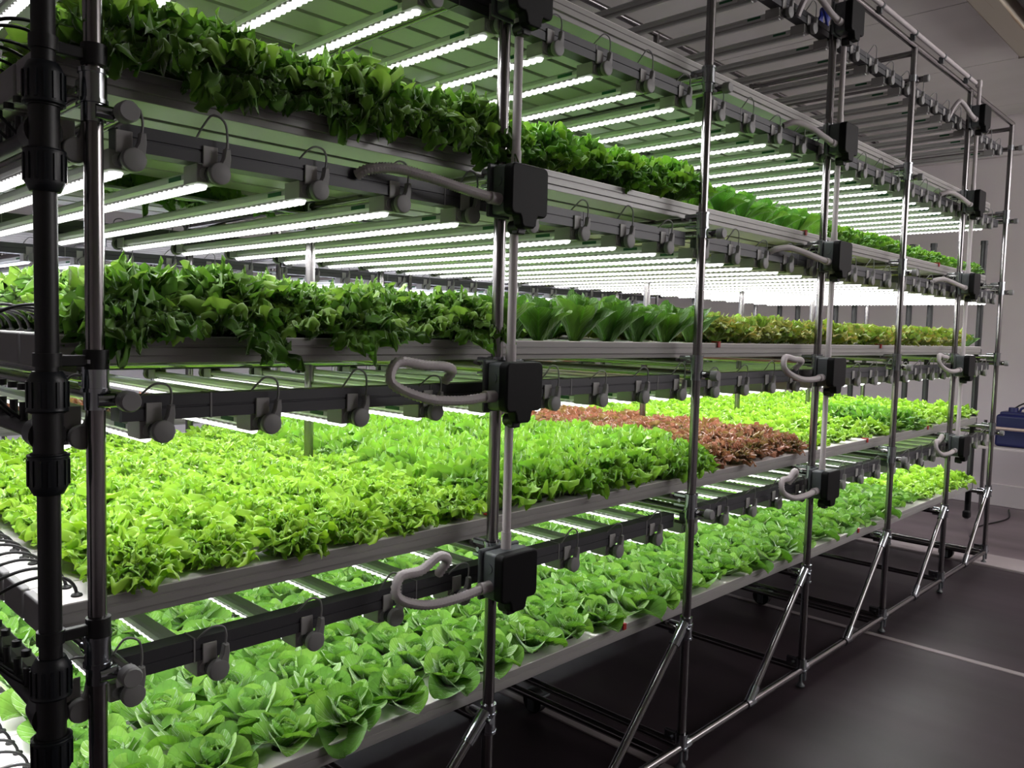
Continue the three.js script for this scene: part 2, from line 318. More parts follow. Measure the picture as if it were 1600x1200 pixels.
// trunking bars that carry the LED tubes
const BARLEN = 2 * P - 0.1;
const barG = (() => {
  const s = new THREE.Shape(), w = 0.019, h = 0.021;
  [[-w, -h], [w, -h], [w, -0.002], [w - 0.0022, -0.001], [w - 0.0022, 0.001], [w, 0.002], [w, h], [-w, h], [-w, 0.002], [-w + 0.0022, 0.001], [-w + 0.0022, -0.001], [-w, -0.002]].forEach(([a, b], i) => (i ? s.lineTo(a, b) : s.moveTo(a, b)));
  return new THREE.ExtrudeGeometry(s, { depth: BARLEN, bevelEnabled: false }).rotateY(Math.PI / 2);
})();
function trunking(t, zOff, z, where) {
  for (let k = 0; k < 3; k++) {
    const b = thing('trunking_bar', `dark grey ${where} trunking bar of the ${TIERW[t]} tier, ${ord(k)} from the left`, 'trunking', `trunking bars`);
    b.position.set(2 * k * P + 0.05, HL[t] - 0.02, z + zOff);
    part(b, 'casing', barG, M.bar);
    part(b, 'end_cap', box(0.004, 0.043, 0.039, -0.002, 0, 0), M.boxgrey); part(b, 'end_cap', box(0.004, 0.043, 0.039, BARLEN + 0.002, 0, 0), M.boxgrey);
    const tie = merge([box(0.003, 0.0445, 0.001, 0, 0, 0.0195), box(0.003, 0.001, 0.039, 0, -0.0217, 0), box(0.003, 0.001, 0.039, 0, 0.0217, 0)]);
    for (const x of [0.12, 0.62, 1.1, 1.5]) part(b, 'cable_tie', tie, M.grey).position.x = x + 0.03 * t;
  }
}
for (let t = 0; t < 5; t++) { trunking(t, 0, -0.05, 'front'); trunking(t, 0, -1.487, 'back'); }

// ---------------------------------------------------------------- socket boxes, conduits and corrugated hoses
const lidShape = (() => {
  const s = new THREE.Shape(), w = 0.055, h = 0.052, r = 0.012;
  s.moveTo(-w + r, h); s.lineTo(w - r, h); s.quadraticCurveTo(w, h, w, h - r); s.lineTo(w, -h + r); s.quadraticCurveTo(w, -h, w - r, -h); s.lineTo(0.026, -h);
  s.quadraticCurveTo(0.02, -h - 0.006, 0.019, -h - 0.022); s.lineTo(0.014, -h - 0.026); s.lineTo(-0.016, -h - 0.026); s.lineTo(-0.021, -h - 0.022);
  s.quadraticCurveTo(-0.022, -h - 0.006, -0.03, -h); s.lineTo(-w + r, -h); s.quadraticCurveTo(-w, -h, -w, -h + r); s.lineTo(-w, h - r); s.quadraticCurveTo(-w, h, -w + r, h);
  return s;
})();
const BOXG = {
  back: rbox(0.128, 0.118, 0.01, 0.004, 0, 0, 0.019),
  body: rbox(0.112, 0.108, 0.046, 0.008, 0, 0, 0.045),
  lid: new THREE.ExtrudeGeometry(lidShape, { depth: 0.016, bevelEnabled: true, bevelSize: 0.004, bevelThickness: 0.006, bevelSegments: 3 }).translate(0, 0, 0.068),
  knock: cylX(0.012, 0.012, 0.003, 24, -0.0565, 0.018, 0.044),
  plug: merge([cylZ(0.016, 0.016, 0.03, 18, -0.002, -0.078, 0.052), rbox(0.026, 0.03, 0.02, 0.004, -0.002, -0.08, 0.058)]),
  socket: cylX(0.0145, 0.0145, 0.026, 18, -0.067, -0.022, 0.047),
};
const HOSES = [
  [[0, 0, 0], [-0.08, -0.008, -0.004], [-0.17, -0.004, -0.012], [-0.235, 0.028, -0.02], [-0.222, 0.062, -0.028], [-0.16, 0.064, -0.032], [-0.11, 0.085, -0.034], [-0.075, 0.068, -0.045], [-0.08, 0.03, -0.07]],
  [[0, 0, 0], [-0.09, -0.006, -0.004], [-0.19, 0.006, -0.012], [-0.255, 0.04, -0.025], [-0.235, 0.075, -0.034], [-0.16, 0.07, -0.034], [-0.1, 0.066, -0.036], [-0.068, 0.055, -0.05], [-0.07, 0.03, -0.072]],
  [[0, 0, 0], [-0.08, 0.008, -0.006], [-0.17, 0.022, -0.02], [-0.25, 0.03, -0.04], [-0.3, 0.02, -0.06], [-0.31, 0.01, -0.075]],
  [[0, 0, 0], [-0.07, 0.012, -0.006], [-0.16, 0.03, -0.02], [-0.24, 0.034, -0.04], [-0.27, 0.02, -0.065]],
  [[0, 0, 0], [-0.05, 0.012, -0.006], [-0.13, 0.05, -0.02], [-0.17, 0.06, -0.03], [-0.185, 0.03, -0.05], [-0.19, -0.02, -0.07]],
].map((l) => {
  const c = new THREE.CatmullRomCurve3(l.map((p) => V(...p))), n = 110, seg = 10, g = new THREE.TubeGeometry(c, n, 0.0105, seg, false), p = g.attributes.position, q = V(0, 0, 0);
  for (let i = 0; i <= n; i++) { c.getPointAt(i / n, q); const k = i < 4 ? 1.0 : i % 2 ? 1.1 : 0.86; for (let j = 0; j <= seg; j++) { const m = i * (seg + 1) + j; p.setXYZ(m, q.x + (p.getX(m) - q.x) * k, q.y + (p.getY(m) - q.y) * k, q.z + (p.getZ(m) - q.z) * k); } }
  g.computeVertexNormals(); return g;
});
const UPW = ['second', 'fourth', 'sixth'];
for (const [n, k] of [1, 3, 5].entries()) {
  const bx = k * P + 0.004;
  for (let t = 0; t < 5; t++) {
    const b = thing('socket_box', `dark grey socket box with black lid on the ${UPW[n]} upright at the ${TIERW[t]} tier lamps`, 'socket box', 'socket boxes');
    b.position.set(bx, HL[t] - 0.002, 0);
    part(b, 'back_plate', BOXG.back, M.boxgrey); part(b, 'body', BOXG.body, M.boxgrey); part(b, 'lid', BOXG.lid, M.boxlid, 'glossy black lid');
    part(b, 'knockout', BOXG.knock, M.boxgrey); part(b, 'plug', BOXG.plug, M.rubber);
    const h = thing('corrugated_hose', `pale grey corrugated hose looping from the ${UPW[n]} upright's socket box at the ${TIERW[t]} tier`, 'hose', 'corrugated hoses of the socket boxes');
    h.position.set(bx - 0.07, HL[t] - 0.024, 0.047);
    part(h, 'hose', HOSES[t], M.pvc); part(h, 'connector', cylX(0.0135, 0.0135, 0.034, 18, 0.002, 0, 0), M.pvc);
    const y0 = t ? HL[t - 1] + 0.052 : null;
    if (t) {
      const c = thing('conduit_pipe', `straight pale conduit on the ${UPW[n]} upright between ${TIERW[t - 1]} and ${TIERW[t]} tier socket boxes`, 'conduit', 'conduits between the socket boxes');
      c.position.set(bx + 0.002, 0, 0.04);
      part(c, 'pipe', cyl(0.01, 0.01, HL[t] - 0.056 - y0, 16, 0, (HL[t] - 0.056 + y0) / 2, 0), M.pvc);
      part(c, 'connector', cyl(0.012, 0.012, 0.04, 16, 0, y0 + 0.02, 0), M.pvc); part(c, 'connector', cyl(0.012, 0.012, 0.03, 16, 0, HL[t] - 0.071, 0), M.pvc);
    }
  }
  const d = thing('conduit_pipe', `pale conduit dropping from the top conduit to the upper socket box on the ${UPW[n]} upright`, 'conduit', 'conduits between the socket boxes');
  part(d, 'pipe', cyl(0.01, 0.01, TOP - HL[4] - 0.03, 16, bx + 0.002, (TOP + HL[4] + 0.052) / 2 + 0.012, 0.04), M.pvc);
  part(d, 'elbow', rbox(0.03, 0.04, 0.03, 0.009, bx + 0.002, TOP + 0.03, 0.036), M.pvc);
}
{
  const c = thing('conduit_pipe', 'long pale conduit clipped along the front top rail of the rack', 'conduit');
  part(c, 'pipe', cylX(0.0105, 0.0105, 5 * P - 0.05, 16, 2.5 * P, TOP + 0.03, 0.028), M.pvc);
  for (let i = 0; i < 11; i++) part(c, 'clip', merge([cylX(0.0125, 0.0125, 0.014, 14, 0.2 + i * 0.4, TOP + 0.03, 0.028), box(0.012, 0.03, 0.02, 0.2 + i * 0.4, TOP + 0.012, 0.018)]), M.boxgrey);
}

// ---------------------------------------------------------------- black water pipe, manifolds and feed hoses at the left end
const PX = -0.068, PZ = 0.004;
{
  const w = thing('water_pipe', 'thick black vertical water pipe with ribbed coupling nuts in front of the corner upright', 'pipe');
  w.position.set(PX, 0, PZ);
  part(w, 'pipe', cyl(0.016, 0.016, 2.62, 24, 0, 1.33, 0), M.black);
  const nutG = (flip) => { const g = [lathe([[0.0165, -0.03], [0.0205, -0.03], [0.0272, -0.016], [0.0272, 0.024], [0.0285, 0.027], [0.0285, 0.03], [0.0165, 0.03]], 28)]; for (let i = 0; i < 14; i++) g.push(box(0.003, 0.038, 0.004, 0.0275, 0.004, 0).rotateY(i * Math.PI / 7)); const m = merge(g); if (flip) m.rotateX(Math.PI); return m; };
  const up = nutG(true), dn = nutG(false);
  for (const [hc, hasBranch] of [[1.662, 1], [1.216, 1], [0.782, 1], [2.1, 1], [0.404, 1]]) {
    part(w, 'tee', merge([cyl(0.0205, 0.0205, 0.09, 24, 0, hc, 0), cyl(0.0245, 0.0245, 0.008, 24, 0, hc + 0.034, 0), cyl(0.0245, 0.0245, 0.008, 24, 0, hc - 0.034, 0), ...(hasBranch ? [cylZ(0.026, 0.022, 0.05, 22, 0, hc - 0.004, -0.028)] : [])]), M.black);
    part(w, 'coupling_nut', up, M.nut).position.y = hc + 0.062; part(w, 'coupling_nut', dn, M.nut).position.y = hc - 0.062;
  }
  for (const h of [1.782, 1.325, 0.905, 2.22]) part(w, 'bracket', merge([cyl(0.0195, 0.0195, 0.02, 20, 0, h, 0), rbox(0.05, 0.018, 0.014, 0.003, 0.035, h - 0.002, 0), cyl(0.0185, 0.0185, 0.03, 18, 0.068, h, 0)]), M.black);
}
for (let t = 0; t < 4; t++) {
  const hc = [0.4, 0.778, 1.212, 1.658][t];
  {
    const m = thing('manifold_pipe', `black manifold pipe running back along the ${TIERW[t]} tier's channel ends`, 'pipe', 'manifold pipes');
    part(m, 'pipe', rod(V(PX, hc, PZ - 0.04), V(PX, hc, -1.5), 0.0125, 18), M.black);
    part(m, 'end_cap', cylZ(0.016, 0.016, 0.02, 16, PX, hc, -1.5), M.black);
  }
  for (let r = 0; r < 6; r++) for (const s of [0, 1]) {
    const z = ROWZ[r] + (s ? -0.028 : 0.026), y = B[t] + CH, mz = z - 0.02;
    const h = thing('feed_hose', `thin black hose into the ${ord(r)} channel of the ${TIERW[t]} tier, ${s ? 'rear' : 'front'} one`, 'hose', 'thin black feed hoses at the channel ends');
    const k = rr(0.9, 1.1), a = V(PX, hc + 0.01, mz);
    part(h, 'hose', tube([a, V(PX - 0.03, hc + 0.04, mz), V(PX - 0.075, y - 0.045, mz + 0.002), V(PX - 0.072, y - 0.005, mz + 0.004), V(PX - 0.03, y + 0.034 * k, z), V(PX + 0.02, y + 0.043 * k, z), V(PX + 0.056, y + 0.03, z), V(PX + 0.068, y + 0.01, z), V(PX + 0.069, y - 0.004, z)], 0.0028, 40, 8), M.rubber);
    part(h, 'grommet', lathe([[0, 0.004], [0.0035, 0.006], [0.0045, 0.003], [0.008, 0.003], [0.009, 0.001], [0.009, -0.001], [0, -0.001]], 20).translate(PX + 0.069, y + 0.0005, z), M.rubber);
    part(h, 'barb', merge([rod(a.clone().add(V(0, -0.004, 0)), a.clone().add(V(0, 0.03, 0)), 0.0062, 10), rod(a.clone().add(V(-0.001, 0.05, 0)), a.clone().add(V(-0.001, 0.06, 0)), 0.0075, 10)]), M.black);
  }
}

// drain pipes at the far end
for (const [i, z] of [-0.117, -0.41, -0.54, -0.9, -1.03, -1.31, -1.45].entries()) {
  const d = thing('drain_pipe', `black vertical drain pipe at the far end of the rack, ${ord(i)} from the aisle`, 'pipe', 'black drain pipes at the far end');
  part(d, 'pipe', cyl(0.018, 0.018, 1.72, 18, 5.26, 1.15, z), M.black);
  for (const b of B.slice(0, 4)) part(d, 'tee', merge([cyl(0.022, 0.022, 0.06, 18, 5.26, b + 0.0, z), cylX(0.014, 0.014, 0.1, 14, 5.2, b + 0.01, z)]), M.black);
  part(d, 'top_cap', cyl(0.021, 0.021, 0.025, 18, 5.26, 2.01, z), M.black);
  part(d, 'elbow', rbox(0.05, 0.05, 0.045, 0.014, 5.25, 0.29, z), M.black);
}

// red clips on the channel edges
for (const [t, x, w] of [[2, 1.98, 'third upright'], [2, 3.45, 'fifth upright'], [3, 2.6, 'fourth upright'], [3, 4.22, 'sixth upright'], [1, 0.93, 'second upright'], [1, 3.35, 'fourth upright'], [1, 4.2, 'fifth upright'], [0, 1.5, 'second upright'], [0, 2.42, 'third upright'], [0, 3.3, 'fourth upright']]) {
  const c = thing('red_clip', `small red clip on the front edge of the ${TIERW[t]} tier's channel near the ${w}`, 'clip', 'red clips on the channel edges');
  c.position.set(x, B[t] + CH, -0.065);
  part(c, 'jaw', rbox(0.016, 0.02, 0.004, 0.0015, 0, -0.004, 0.003), M.red); part(c, 'lever', rbox(0.012, 0.004, 0.03, 0.0015, 0, 0.004, -0.008), M.red);
}

// ---------------------------------------------------------------- rear rack, seen through the tiers
const ZR = -2.52;
pipeRack(ZR, 0, false, 'second rack of chromed pipes standing behind the first, seen through its tiers');
channels(ZR, [1, 2, 3], [0, 1, 2, 3, 4, 5], "near edge of the rear rack", false);
for (const t of [1, 2]) { ledTubes(t, ZR, 'rear', LEDX[t].filter((x) => x > 0.02), 'cool white rear-rack LED tube'); trunking(t, ZR, -0.05, 'rear rack front'); }

// ---------------------------------------------------------------- leaves
const wob = (a, s) => Math.sin(a * 2.3 + s) * 0.5 + Math.sin(a * 5.1 + s * 2.7) * 0.3 + Math.sin(a * 11.7 + s * 1.3) * 0.2;
function grid(nr, na, fn, color) {
  const pos = [], uv = [], col = [], idx = [];
  for (let i = 0; i <= nr; i++) for (let j = 0; j <= na; j++) {
    const t = i / nr, s = -1 + 2 * j / na, p = fn(t, s);
    pos.push(...p); uv.push(j / na, t); col.push(color.r, color.g, color.b);
  }
  for (let i = 0; i < nr; i++) for (let j = 0; j < na; j++) { const a = i * (na + 1) + j, b = a + 1, c = a + na + 1, d = c + 1; idx.push(a, b, d, a, d, c); }
  const g = new THREE.BufferGeometry();
  g.setAttribute('position', new THREE.Float32BufferAttribute(pos, 3)); g.setAttribute('uv', new THREE.Float32BufferAttribute(uv, 2)); g.setAttribute('color', new THREE.Float32BufferAttribute(col, 3));
  g.setIndex(idx); g.computeVertexNormals();
  return g;
}
function bent(x, y, z, L, bend, pow = 1) {
  const t = y / L, N = 10; let py = 0, pz = 0, a = 0;
  for (let i = 0; i < N; i++) { a = bend * Math.pow(Math.max(0, t * (i + 0.5) / N), pow); py += Math.cos(a) * y / N; pz -= Math.sin(a) * y / N; }
  a = bend * Math.pow(Math.max(0, t), pow);
  return [x, py + z * Math.sin(a), pz + z * Math.cos(a)];
}
// a fan with a frilled margin
function fanLeaf(o, s0, color, nr, na) {
  const { L, phi, cell = 0.016, af = 0.008, ac = 0.06, nc = 2.4, cup = 0.1, bend = 0.6, jag = 0.1, stalk = 0.3, bp = 1, start = 0.35, teeth = 0, margin = 1 } = o;
  const sd = Math.round(s0 * 97) + 11, nz = (u, v, k) => vnoise(u + 300, v + 300, sd + k, 4096) * 2 - 1;
  const c = Math.max(cell, 2 * phi * L / na * 1.7);                         // folds no finer than the grid can show
  return grid(nr, na, (t0, s) => {
    const t = 1 - Math.pow(1 - t0, 1.7), e = Math.pow(Math.max(0, (t - start) / (1 - start)), 0.8), ec = Math.pow(t, 1.8);
    const U = s * phi * L * t / c, W = t * L / c * 0.8, edge = s * phi * L / (c * 0.7);
    const R = L * (1 - 0.14 * s * s - 0.34 * Math.pow(Math.abs(s), 5)) * (1 + jag * e * nz(edge, 0.5, 7) + jag * 0.5 * nz(edge * 0.35, 3.5, 8) + teeth * e * (0.5 - Math.abs(((edge * 0.55 + 90 + 0.3 * nz(edge * 0.4, 1.5, 9)) % 1) - 0.5) * 2)), a = s * phi * Math.min(1, stalk + (1 - stalk) * t * 1.3);
    const f = af * e * (0.8 + margin * Math.max(Math.pow(Math.abs(s), 4), Math.pow(t, 5)));
    const z = 1.25 * f * nz(U, W, 1) + 0.6 * f * nz(U * 2, W * 2, 4) + ac * L * ec * Math.sin(nc * Math.PI * s + s0 * 3) + cup * L * s * s * t;
    const y = R * t * Math.cos(a) + f * nz(U, W, 2), x = R * t * Math.sin(a) + f * nz(U, W, 3);
    return bent(x, y, z, L, bend, bp);
  }, color);
}
// a broad blade whose half-width follows a list of (t, width) knots
function bladeLeaf(o, s0, color, nr, na) {
  const { L, prof, cup = 0.3, bend = 0.5, wave = 0.05, waves = 3, lobes = 0, lobe = 0, crease = 0, bp = 1, pucker = 0, fineEdge = 0 } = o;
  const wAt = (t) => { for (let i = 1; i < prof.length; i++) if (t <= prof[i][0]) { const [a, wa] = prof[i - 1], [b, wb] = prof[i], k = (t - a) / (b - a), q = k * k * (3 - 2 * k); return wa + (wb - wa) * (i === prof.length - 1 ? 1 - Math.sqrt(1 - k * k) : q); } return 0; };
  return grid(nr, na, (t0, s) => {
    const t = 1 - Math.pow(1 - t0, 1.8);
    const side = s < 0 ? 1.7 : 0;
    let w = wAt(t);
    if (lobes) w *= 1 - lobe * (0.5 + 0.5 * Math.sin(t * lobes * Math.PI * 2 + s0 * 3 + side)) + 0.4 * lobe * wob(t * lobes * 1.3, s0 + side) * Math.abs(s);
    const e = Math.pow(Math.abs(s), 2.2), ph = (fineEdge ? t0 : t) * waves * Math.PI * 2 + s0 + side * 2, tooth = fineEdge ? 1 + fineEdge * e * (Math.sin(ph + 1.1) + 0.7 * Math.sin(2 * ph + s0)) : 1;
    const z = cup * w * s * s + wave * L * e * (Math.sin(ph) + 0.5 * Math.sin(2.3 * ph + s0)) * Math.min(1, t * 2.5) - crease * L * Math.exp(-s * s * 40) * (1 - t) + pucker * L * Math.sin(t * 17 + s0) * Math.sin(s * 7 + s0 * 2);
    return bent(s * w * tooth + wave * L * 0.4 * e * Math.sign(s) * Math.cos((fineEdge ? 1 : 1.3) * ph), t * L * (1 - 0.05 * e * Math.sin(ph * 0.7)), z, L, bend * (0.85 + 0.3 * Math.abs(Math.sin(s0))), bp);
  }, color);
}
function leafTexture(n, kind) {
  return tex(n, (u, v) => {
    const s = u * 2 - 1, mid = Math.exp(-s * s * (kind.mid ?? 160) * (0.4 + v)), q = (v * 7 - Math.abs(s) * (kind.slope ?? 2.2)) % 1, side = Math.exp(-Math.pow(((q + 1) % 1) - 0.5, 2) * 90) * (1 - v * 0.3);
    const m = fbm(u, v, kind.seed, 6, 4) - 0.5, k = 1 + (kind.mottle ?? 0.25) * m, vein = Math.min(1, mid * (kind.rib ?? 0.6) + side * (kind.veins ?? 0.18)), pale = kind.pale ?? [0.9, 1, 0.7];
    let c = [0.86 * k, 0.86 * k, 0.86 * k].map((x, i) => x + (pale[i] - x) * vein);
    const st = kind.stalk ? Math.max(0, Math.min(1, (kind.stalk - v) / 0.16)) * Math.exp(-s * s * 3) : 0;
    if (st) c = c.map((x, i) => x + (kind.stalkColor[i] - x) * st);
    if (kind.edge) { const d = Math.max(0, Math.min(1, (v - kind.edgeFrom + m * 0.9) / 0.25)); c = c.map((x, i) => x * (1 - d) + kind.edge[i] * d * k); }
    return c;
  });
}
const leafMat = (name, t, extra = {}) => new THREE.MeshPhysicalMaterial({ name, color: 0xffffff, map: t, vertexColors: true, roughness: 1, side: THREE.DoubleSide, transmission: 0.4, thickness: 0, ...extra });
const bumpLeaf = tex(256, (u, v) => { const s = u * 2 - 1, q = (v * 7 - Math.abs(s) * 2.2) % 1; return 0.5 + 0.5 * (fbm(u, v, 71, 8, 3) - 0.5) - 0.3 * Math.exp(-s * s * 300) - 0.25 * Math.exp(-Math.pow(((q + 1) % 1) - 0.5, 2) * 120); }, false);
const tint = (r, g, b) => new THREE.Color().setRGB(r, g, b);

// every kind: how a leaf is cut, how many, and how they stand
const BUTTER = [[0, 0.016], [0.15, 0.026], [0.38, 0.044], [0.6, 0.05], [1, 0]];
const SPOON = [[0, 0.014], [0.2, 0.018], [0.45, 0.031], [0.64, 0.038], [1, 0]];
const MUST = [[0, 0.006], [0.22, 0.01], [0.36, 0.026], [0.58, 0.044], [0.76, 0.042], [1, 0]];
const KINDS = {
  butterhead_lettuce: { desc: 'smooth butterhead lettuce', n: 17, tilt: [60, 3], scale: [1.02, 0.5], blade: { L: 0.094, prof: BUTTER, cup: 0.7, bend: 1.15, bp: 2.4, wave: 0.05, waves: 1.1, pucker: 0.014 }, innerBend: -0.35, tints: [tint(0.115, 0.33, 0.014), tint(0.155, 0.39, 0.02), tint(0.205, 0.45, 0.034)], lod: [[11, 10], [8, 7], [7, 6]], tex: { seed: 11, rib: 0.4, veins: 0.08, mid: 220 }, bump: 0.0035 },
  frilly_lettuce: { desc: 'yellow-green frilly lettuce', n: 22, tilt: [44, 0], scale: [1, 0.72], fan: { L: 0.094, phi: 1.1, cell: 0.0095, af: 0.0095, bend: 1.2, bp: 1.8, cup: 0.06, jag: 0.12, start: 0.35 }, tints: [tint(0.36, 0.66, 0.025), tint(0.42, 0.72, 0.035), tint(0.3, 0.6, 0.025)], lod: [[22, 72], [12, 40], [6, 20]], tex: { seed: 12, rib: 0.4, veins: 0.1, mid: 120 } },
  batavia_lettuce: { desc: 'bright green jagged batavia lettuce', n: 17, tilt: [46, 0], scale: [1.05, 0.85], fan: { L: 0.116, phi: 0.9, cell: 0.013, af: 0.011, ac: 0.07, bend: 0.9, bp: 2, cup: 0.12, jag: 0.18, start: 0.35, teeth: 0.12 }, tints: [tint(0.29, 0.6, 0.03), tint(0.35, 0.67, 0.04), tint(0.23, 0.53, 0.025)], lod: [[18, 50], [10, 28], [6, 18]], tex: { seed: 13, rib: 0.5, veins: 0.14, mid: 140 } },
  red_lettuce: { desc: 'bronze-red frilly lettuce', n: 19, tilt: [46, 0], scale: [1, 0.8], fan: { L: 0.102, phi: 1.0, cell: 0.012, af: 0.008, bend: 1.1, bp: 1.8, cup: 0.06, jag: 0.18, start: 0.35 }, tints: [tint(0.4, 0.36, 0.13), tint(0.46, 0.38, 0.18), tint(0.36, 0.46, 0.1)], lod: [[18, 56], [11, 34], [6, 20]], tex: { seed: 14, rib: 0.3, veins: 0.08, edge: [0.84, 0.6, 0.62], edgeFrom: 0.5, mottle: 0.5 } },
  bronze_lettuce: { desc: 'yellow-green bronze-tipped lettuce', n: 18, tilt: [46, 0], scale: [1, 0.85], fan: { L: 0.108, phi: 0.95, cell: 0.012, af: 0.008, bend: 1.1, bp: 1.8, cup: 0.06, jag: 0.18, start: 0.35 }, tints: [tint(0.4, 0.54, 0.06), tint(0.32, 0.54, 0.05), tint(0.47, 0.53, 0.11)], lod: [[18, 56], [11, 34], [6, 20]], tex: { seed: 15, rib: 0.3, veins: 0.1, edge: [0.95, 0.74, 0.64], edgeFrom: 0.82, mottle: 0.5 } },
  mustard_green: { desc: 'dark green curly mustard plant', n: 22, tilt: [52, 0], scale: [0.95, 0.82], fan: { L: 0.122, phi: 0.98, cell: 0.0098, af: 0.0115, ac: 0.06, nc: 2, cup: 0.06, bend: 1.15, bp: 1.8, jag: 0.16, stalk: 0.12, start: 0.3, teeth: 0.06 }, tints: [tint(0.2, 0.42, 0.04), tint(0.3, 0.54, 0.06), tint(0.13, 0.31, 0.03)], lod: [[22, 68], [13, 40], [7, 20]], tex: { seed: 16, rib: 0.75, veins: 0.3, mid: 260, stalk: 0.4, stalkColor: [0.95, 1.0, 0.75], mottle: 0.4 } },
  cos_lettuce: { desc: 'dark green spoon-leaved cos lettuce', n: 12, tilt: [38, 3], scale: [1, 0.78], blade: { L: 0.135, prof: SPOON, cup: 0.38, bend: 0.45, bp: 2.5, wave: 0.025, waves: 1.4, pucker: 0.009 }, tints: [tint(0.09, 0.25, 0.016), tint(0.14, 0.33, 0.022), tint(0.07, 0.2, 0.016)], lod: [[12, 9], [8, 6], [6, 5]], tex: { seed: 17, rib: 0.95, veins: 0.3, mid: 90, stalk: 0.25, stalkColor: [0.95, 1, 0.8] }, bump: 0.003 },
  pak_choi: { desc: 'bright green spoon-leaved pak choi', n: 11, tilt: [50, 4], scale: [1, 0.8], blade: { L: 0.115, prof: SPOON, cup: 0.5, bend: 0.5, bp: 2, wave: 0.02, waves: 1.4 }, tints: [tint(0.17, 0.46, 0.035), tint(0.23, 0.53, 0.04), tint(0.12, 0.38, 0.03)], lod: [[10, 9], [7, 6], [6, 5]], tex: { seed: 18, rib: 0.7, veins: 0.25, mid: 180, stalk: 0.28, stalkColor: [0.95, 1, 0.85] }, bump: 0.003 },
  curly_green: { desc: 'tightly curled fresh salad green', n: 22, tilt: [46, 0], scale: [0.95, 0.95], fan: { L: 0.116, phi: 0.9, cell: 0.012, af: 0.008, bend: 1.0, bp: 1.8, cup: 0.06, jag: 0.18, start: 0.35 }, tints: [tint(0.2, 0.5, 0.03), tint(0.28, 0.58, 0.035), tint(0.14, 0.4, 0.025)], lod: [[18, 56], [11, 34], [6, 20]], tex: { seed: 19, rib: 0.4, veins: 0.15, mid: 140 } },
};
const D2R = Math.PI / 180, GOLD = 2.39996;
for (const [name, K] of Object.entries(KINDS)) {
  K.mat = leafMat(name, leafTexture(256, K.tex), K.bump ? { bumpMap: bumpLeaf, bumpScale: K.bump } : {});
  seed = 1000 + K.n * 17 + name.length;
  K.leaf = [0, 1, 2].map((lod) => [...Array(6)].map((_, v) => {
    const s0 = v * 1.9 + K.n, c = K.tints[v % 3], [nr, na] = K.lod[lod];
    return K.fan ? fanLeaf({ ...K.fan, bend: K.fan.bend * (v < 3 ? 1 : 0.3) }, s0, c, nr, na) : bladeLeaf({ ...K.blade, bend: v < 3 ? K.blade.bend : K.innerBend ?? K.blade.bend * 0.35 }, s0, c, nr, na);
  }));
  K.stand = (lean) => [...Array(K.n)].map((_, i) => {
    const f = i / (K.n - 1), tilt = (K.tilt[0] + (K.tilt[1] - K.tilt[0]) * Math.pow(f, 0.85) + rr(-7, 7)) * D2R, az = i * GOLD + rr(-0.25, 0.25), sc = (K.scale[0] + (K.scale[1] - K.scale[0]) * f) * rr(0.92, 1.08);
    const q = new THREE.Quaternion().setFromAxisAngle(V(0, 1, 0), az).multiply(new THREE.Quaternion().setFromAxisAngle(V(1, 0, 0), -tilt)).multiply(new THREE.Quaternion().setFromAxisAngle(V(0, 1, 0), rr(-0.25, 0.25)));
    const r = 0.012 * (1 - f);
    return { m: new THREE.Matrix4().compose(V(-Math.sin(az) * r, -0.004 + 0.012 * f, -Math.cos(az) * r), q, V(sc, sc, sc)), v: (f < 0.55 ? 0 : 3) + (i % 3) };
  });
  const far = (st, lod) => { const gs = st.filter((_, i) => lod < 2 || i % 4 !== 1).map(({ m, v }) => K.leaf[lod][v].clone().applyMatrix4(m)); return mergeGeometries(gs); };
  K.protos = [0, 1, 2].map(() => { const st = K.stand(); const g = new THREE.Group(); for (const { m, v } of st) { const o = new THREE.Mesh(K.leaf[0][v], K.mat); o.name = 'leaf'; o.applyMatrix4(m); g.add(o); } return { group: g, mid: far(st, 1), far: far(st, 2) }; });
}

// ---------------------------------------------------------------- planting
const kindAt = (t, x, r) => {
  if (t === 0) return x < 4.3 ? 'butterhead_lettuce' : 'frilly_lettuce';
  if (t === 1) return x < 0.93 ? 'frilly_lettuce' : x < 1.92 ? 'batavia_lettuce' : x < 2.66 ? 'red_lettuce' : x < 3.62 || x > 4.1 ? 'frilly_lettuce' : r < 3 ? 'curly_green' : 'frilly_lettuce';
  if (t === 2) return x < 0.97 ? 'mustard_green' : x < 1.93 ? (r < 3 ? 'cos_lettuce' : 'batavia_lettuce') : x < 4.78 ? 'bronze_lettuce' : 'cos_lettuce';
  return x < 0.9 ? 'mustard_green' : x < 1.88 ? 'curly_green' : x < 2.84 ? 'pak_choi' : 'curly_green';
};
const spots = [];
seed = 4242;
for (let t = 0; t < 4; t++) for (let r = 0; r < 12; r++) for (let i = 0; i < NH; i++) {
  const x = HX0 + i * HX, z = ROWZ[r];
  const kind = kindAt(t, x, r);
  const y = B[t] + CH, d = Math.hypot(x - CAM.x, y + 0.05 - CAM.y, z - CAM.z);
  let s = rr(0.9, 1.1);
  if (r === 0 && t < 2) s *= 0.9;
  if (t === 1 && x > 2.66 && x < 3.5 && r < 2) s *= 0.66;
  if (t === 3 && x < 0.9) s *= 1.12;
  if (t === 3 && x > 2.84) s *= 0.72 - 0.06 * (x - 2.84);
  if (t === 2 && x > 4.78) s *= 0.6;
  if (t === 2 && kind === 'bronze_lettuce') s *= 0.95;
  spots.push({ t, r, x, y, z, kind, d, s, turn: rr(0, Math.PI * 2), v: Math.floor(rr(0, 3)), lean: rr(-0.12, 0.12), order: rr(0, 1) });
}
const NEAR = { butterhead_lettuce: 3.3, cos_lettuce: 3.6, pak_choi: 4.2 };
const perKind = new Map();
spots.sort((a, b) => a.d - b.d);
